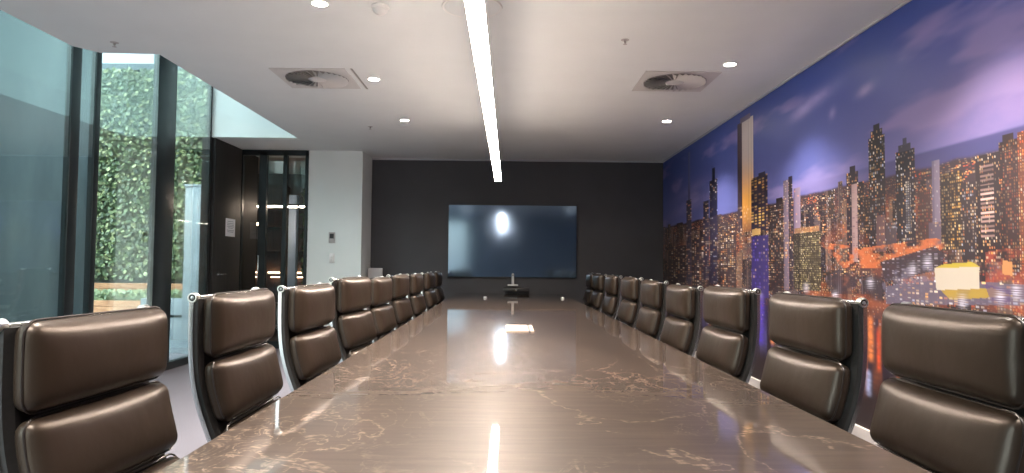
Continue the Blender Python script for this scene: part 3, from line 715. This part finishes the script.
def lab(side, i):
    w = 'window side' if side < 0 else 'mural side'
    extra = {(-1,0):'nearest the camera at the left edge', (1,0):'nearest the camera in the right corner',
             (-1,8):'the farthest, at the television end', (1,8):'the farthest, at the television end'}.get((side,i), '%s from the camera' % nums[i])
    return 'brown leather conference chair, %s, %s' % (w, extra)
first = True
def place(side, K, phi, i, drop=0.):
    global first
    ph = math.radians(phi); rz_ = (PI/2+ph) if side > 0 else (-PI/2-ph)
    loc = Vector((-HW if side > 0 else HW, YO, 0)); Rm = Matrix.Rotation(rz_, 3, 'Z')
    o = chair0 if first else dup(chair0); first = False
    p = Vector((K[0], K[1], 0))-Rm @ loc
    o.location = (p.x, p.y, 0); o.rotation_euler = (0,0,rz_)
    if drop:
        for ch in o.children:
            if not ch.name.startswith('leg'): ch.location.z = -drop     # gas lift set lower
    o['label'] = lab(side, i); o['group'] = 'leather chairs on the window side' if side < 0 else 'leather chairs on the mural side'
CH_L = [(-1.07,1.44,3),(-.975,2.13,0),(-.955,2.90,2),(-.985,3.84,5),(-.985,4.78,2),(-.98,5.66,2),(-.98,6.74,1),(-.98,7.90,1),(-.98,8.85,1)]
for i in (1,2,3,4,5,6,7,8): x, y, ph = CH_L[i]; place(-1, (x, y), ph, i, {3:-.018, 5:-.008}.get(i, 0.))
for i, (x, y, ph) in enumerate([(1.155,1.43,0),(1.145,2.18,3),(1.14,3.09,2),(1.15,4.04,0),(1.15,4.90,0),(1.155,5.83,0),(1.16,6.92,0),(1.165,8.0,0),(1.175,8.82,0)]): place(1, (x, y), ph, i, {3:.018, 4:.008}.get(i, 0.))
place(-1, CH_L[0][:2], CH_L[0][2], 0, .028)

# ------------------------------------------------------------------ ceiling fittings
for i, (x, y, l) in enumerate([(-1.115,3.95,'round downlight at top of the photo, left of the white dome'), (-1.115,5.58,'round downlight just right of the left air vent'), (-1.10,7.18,'round downlight nearest the charcoal wall, left row'),
                               (1.67,5.06,'round downlight just right of the right air vent'), (1.67,7.09,'round downlight nearest the charcoal wall, beside the mural'),
                               (-1.115,2.3,'unseen round downlight added to the left row, above the second chair'), (1.67,3.0,'unseen round downlight added to the mural row, above the third chair'), (1.67,1.0,'unseen round downlight added to the mural row, nearest the camera'), (-1.115,.6,'unseen round downlight added to the left row, nearest the camera')]):  # these four are out of view, added to the rows for more light
    t = thing('ceiling_downlight', l, 'downlight', (x, y, ZC), group='recessed ceiling downlights')
    bm = bm_new(); lathe(bm, [(.040,-.001),(.043,-.006),(.052,-.005),(.056,-.0005)], seg=28); obj('trim_ring', bm, M['white_pl'], t, True)
    bm = bm_new(); cyl(bm, (0,0,-.003), .041, .004, seg=28); obj('lens', bm, M['down'], t)
    ld = bpy.data.lights.new('downlight_beam', 'SPOT'); ld.energy = 68 if x > 0 else 95; ld.spot_size = math.radians(105); ld.spot_blend = .8; ld.shadow_soft_size = .04; ld.color = (1,.91,.83)
    lo = bpy.data.objects.new('downlight_beam', ld); C.objects.link(lo); lo.parent = t; lo.location = (0,0,-.02)
def vent(x, y, l):
    t = thing('ceiling_air_vent', l, 'air vent', (x, y, ZC), group='square swirl air vents')
    bm = bm_new(); n = 48; r = .255; h = .30; a_ = []; b_ = []   # square plate with a round hole
    for k in range(n):
        a = 2*PI*k/n; c, s = math.cos(a), math.sin(a); q_ = h/max(abs(c), abs(s))
        a_.append((bm.verts.new((r*c,r*s,-.006)), bm.verts.new((q_*c,q_*s,-.006)), bm.verts.new((q_*c,q_*s,0)), bm.verts.new((r*c,r*s,-.001))))
    for k in range(n):
        A, B = a_[k], a_[(k+1)%n]
        for j in range(4): bm.faces.new((A[j], B[j], B[(j+1)%4], A[(j+1)%4]))
    obj('face_plate', bm, M['vent'], t)
    bm = bm_new(); cyl(bm, (0,0,-.0012), .255, .002, seg=40); obj('plenum', bm, M['vent_dark'], t)
    bm = bm_new(); nb = 30
    for k in range(nb):
        a = 2*PI*k/nb; 
        def P(r_, off, z): c, s = math.cos(a+off), math.sin(a+off); return bm.verts.new((r_*c, r_*s, z))
        w = 2*PI/nb*.62
        vs = [P(.075,0,-.004), P(.25,0,-.004), P(.25,w,-.022), P(.075,w,-.012)]; bm.faces.new(vs)
        vs2 = [P(.075,0,-.006), P(.25,0,-.006), P(.25,w,-.024), P(.075,w,-.014)]; bm.faces.new(vs2[::-1])
    obj('swirl_blades', bm, M['vent'], t)
    bm = bm_new(); lathe(bm, [(0,-.016),(.06,-.015),(.08,-.008),(.08,-.003),(0,-.003)]); obj('hub', bm, M['vent'], t, True)
    bm = bm_new()
    return t
vent(-1.585, 5.59, 'square swirl air vent left of the linear light'); vent(1.375, 5.56, 'square swirl air vent right of the linear light, near the mural')
ap = thing('vent_edge_shade', 'thin dark strip painted as the edge shadow beside the left air vent', 'slot', (-1.235, 5.6, ZC)); box('shade_line', (-.008,.008,-.31,.31,-.003,0), M['vent_dark'], ap); box('shade_line_edge', (-.014,-.008,-.31,.31,-.004,0), M['vent'], ap)  # shadow at the panel edge, put in as a dark strip
sd = thing('smoke_detector', 'white dome smoke detector on the ceiling near the top edge', 'smoke detector', (-.765, 3.98, ZC))
bm = bm_new(); lathe(bm, [(.05,0),(.055,-.012),(.045,-.02)]); obj('base', bm, M['white_pl'], sd, True)
bm = bm_new(); lathe(bm, [(.044,-.018),(.042,-.035),(.028,-.050),(0,-.056)]); obj('dome', bm, M['white_pl'], sd, True)
def sprinkler(x, y, l):
    t = thing('fire_sprinkler', l, 'sprinkler', (x, y, ZC+.001), group='ceiling fire sprinklers')
    bm = bm_new(); lathe(bm, [(0,0),(.028,0),(.028,-.003),(.008,-.005),(.008,-.018),(.003,-.02),(.003,-.03),(0,-.03)]); obj('body', bm, M['grey_pl'], t, True)
    bm = bm_new(); lathe(bm, [(0,-.03),(.014,-.03),(.014,-.032),(0,-.032)]); obj('deflector', bm, M['grey_pl'], t, True)
sprinkler(-2.76, 4.72, 'small sprinkler above the window side at the ceiling step'); sprinkler(.787, 4.54, 'small sprinkler between linear light and right air vent'); sprinkler(-1.54, 7.55, 'small sprinkler beyond the left air vent')
sp = thing('ceiling_speaker', 'flat round white ceiling speaker above the linear light', 'speaker', (-.22, 3.98, ZC))
bm = bm_new(); lathe(bm, [(0,-.006),(.15,-.006),(.17,-.004),(.175,0)], seg=40); obj('grille', bm, M['ceiling'], sp, True)
bm = bm_new(); lathe(bm, [(.170,-.0045),(.176,-.007),(.182,-.0005)], seg=40); obj('bezel', bm, M['white_pl'], sp, True)

ll = thing('linear_pendant', 'long slim glowing linear light hanging over the table', 'pendant light', (-.111, 4.5, 2.05), -.004)
box('housing', (-.034,.034,-2.78,2.78,.012,.05), M['white_pl'], ll, .003)
box('diffuser', (-.033,.033,-2.78,2.78,0,.012), M['led'], ll)
box('uplight_strip', (-.026,.026,-2.76,2.76,.0505,.054), M['led_up'], ll)
for y in (-2.3, 0., 2.3):
    bm = bm_new(); cyl(bm, (0,y,.34), .0012, .58, 'z', 6); obj('suspension_wire', bm, M['knobm'], ll)

# ------------------------------------------------------------------ daylight
w = bpy.data.worlds.new('sky'); bpy.context.scene.world = w; w.use_nodes = True
N = w.node_tree.nodes; L = w.node_tree.links; bg = N['Background']
sk = N.new('ShaderNodeTexSky'); sk.sky_type = 'NISHITA'; sk.sun_disc = False; sk.sun_elevation = math.radians(50); sk.sun_rotation = math.radians(200); sk.air_density = 1.2; sk.dust_density = 2.5
hz = N.new('ShaderNodeMix'); hz.data_type = 'RGBA'; hz.inputs['Factor'].default_value = .5; hz.inputs[7].default_value = (3.2,3.8,4.2,1)
L.new(sk.outputs[0], hz.inputs[6]); L.new(hz.outputs[2], bg.inputs[0]); bg.inputs[1].default_value = .27

sun = bpy.data.lights.new('soft_daylight', 'SUN'); sun.energy = 4.6; sun.angle = math.radians(70); sun.color = (.84,.95,1.)
so = bpy.data.objects.new('soft_daylight', sun); C.objects.link(so); so.rotation_euler = Vector((.72,.42,-.62)).to_track_quat('-Z','Y').to_euler()
# ------------------------------------------------------------------ camera
cam = bpy.data.cameras.new('camera'); co_ = bpy.data.objects.new('camera', cam); C.objects.link(co_)
cam.sensor_width = 36; cam.lens = 36*_f/1024.; cam.clip_start = .05; cam.clip_end = 200
co_.matrix_world = Matrix(((_R.x,_U.x,-_F.x,0),(_R.y,_U.y,-_F.y,0),(_R.z,_U.z,-_F.z,1.15),(0,0,0,1)))
sc = bpy.context.scene; sc.camera = co_
sc.view_settings.view_transform = 'Standard'; sc.view_settings.look = 'None'; sc.view_settings.gamma = 1; sc.view_settings.use_curve_mapping = False
sc.view_settings.exposure = 1.68
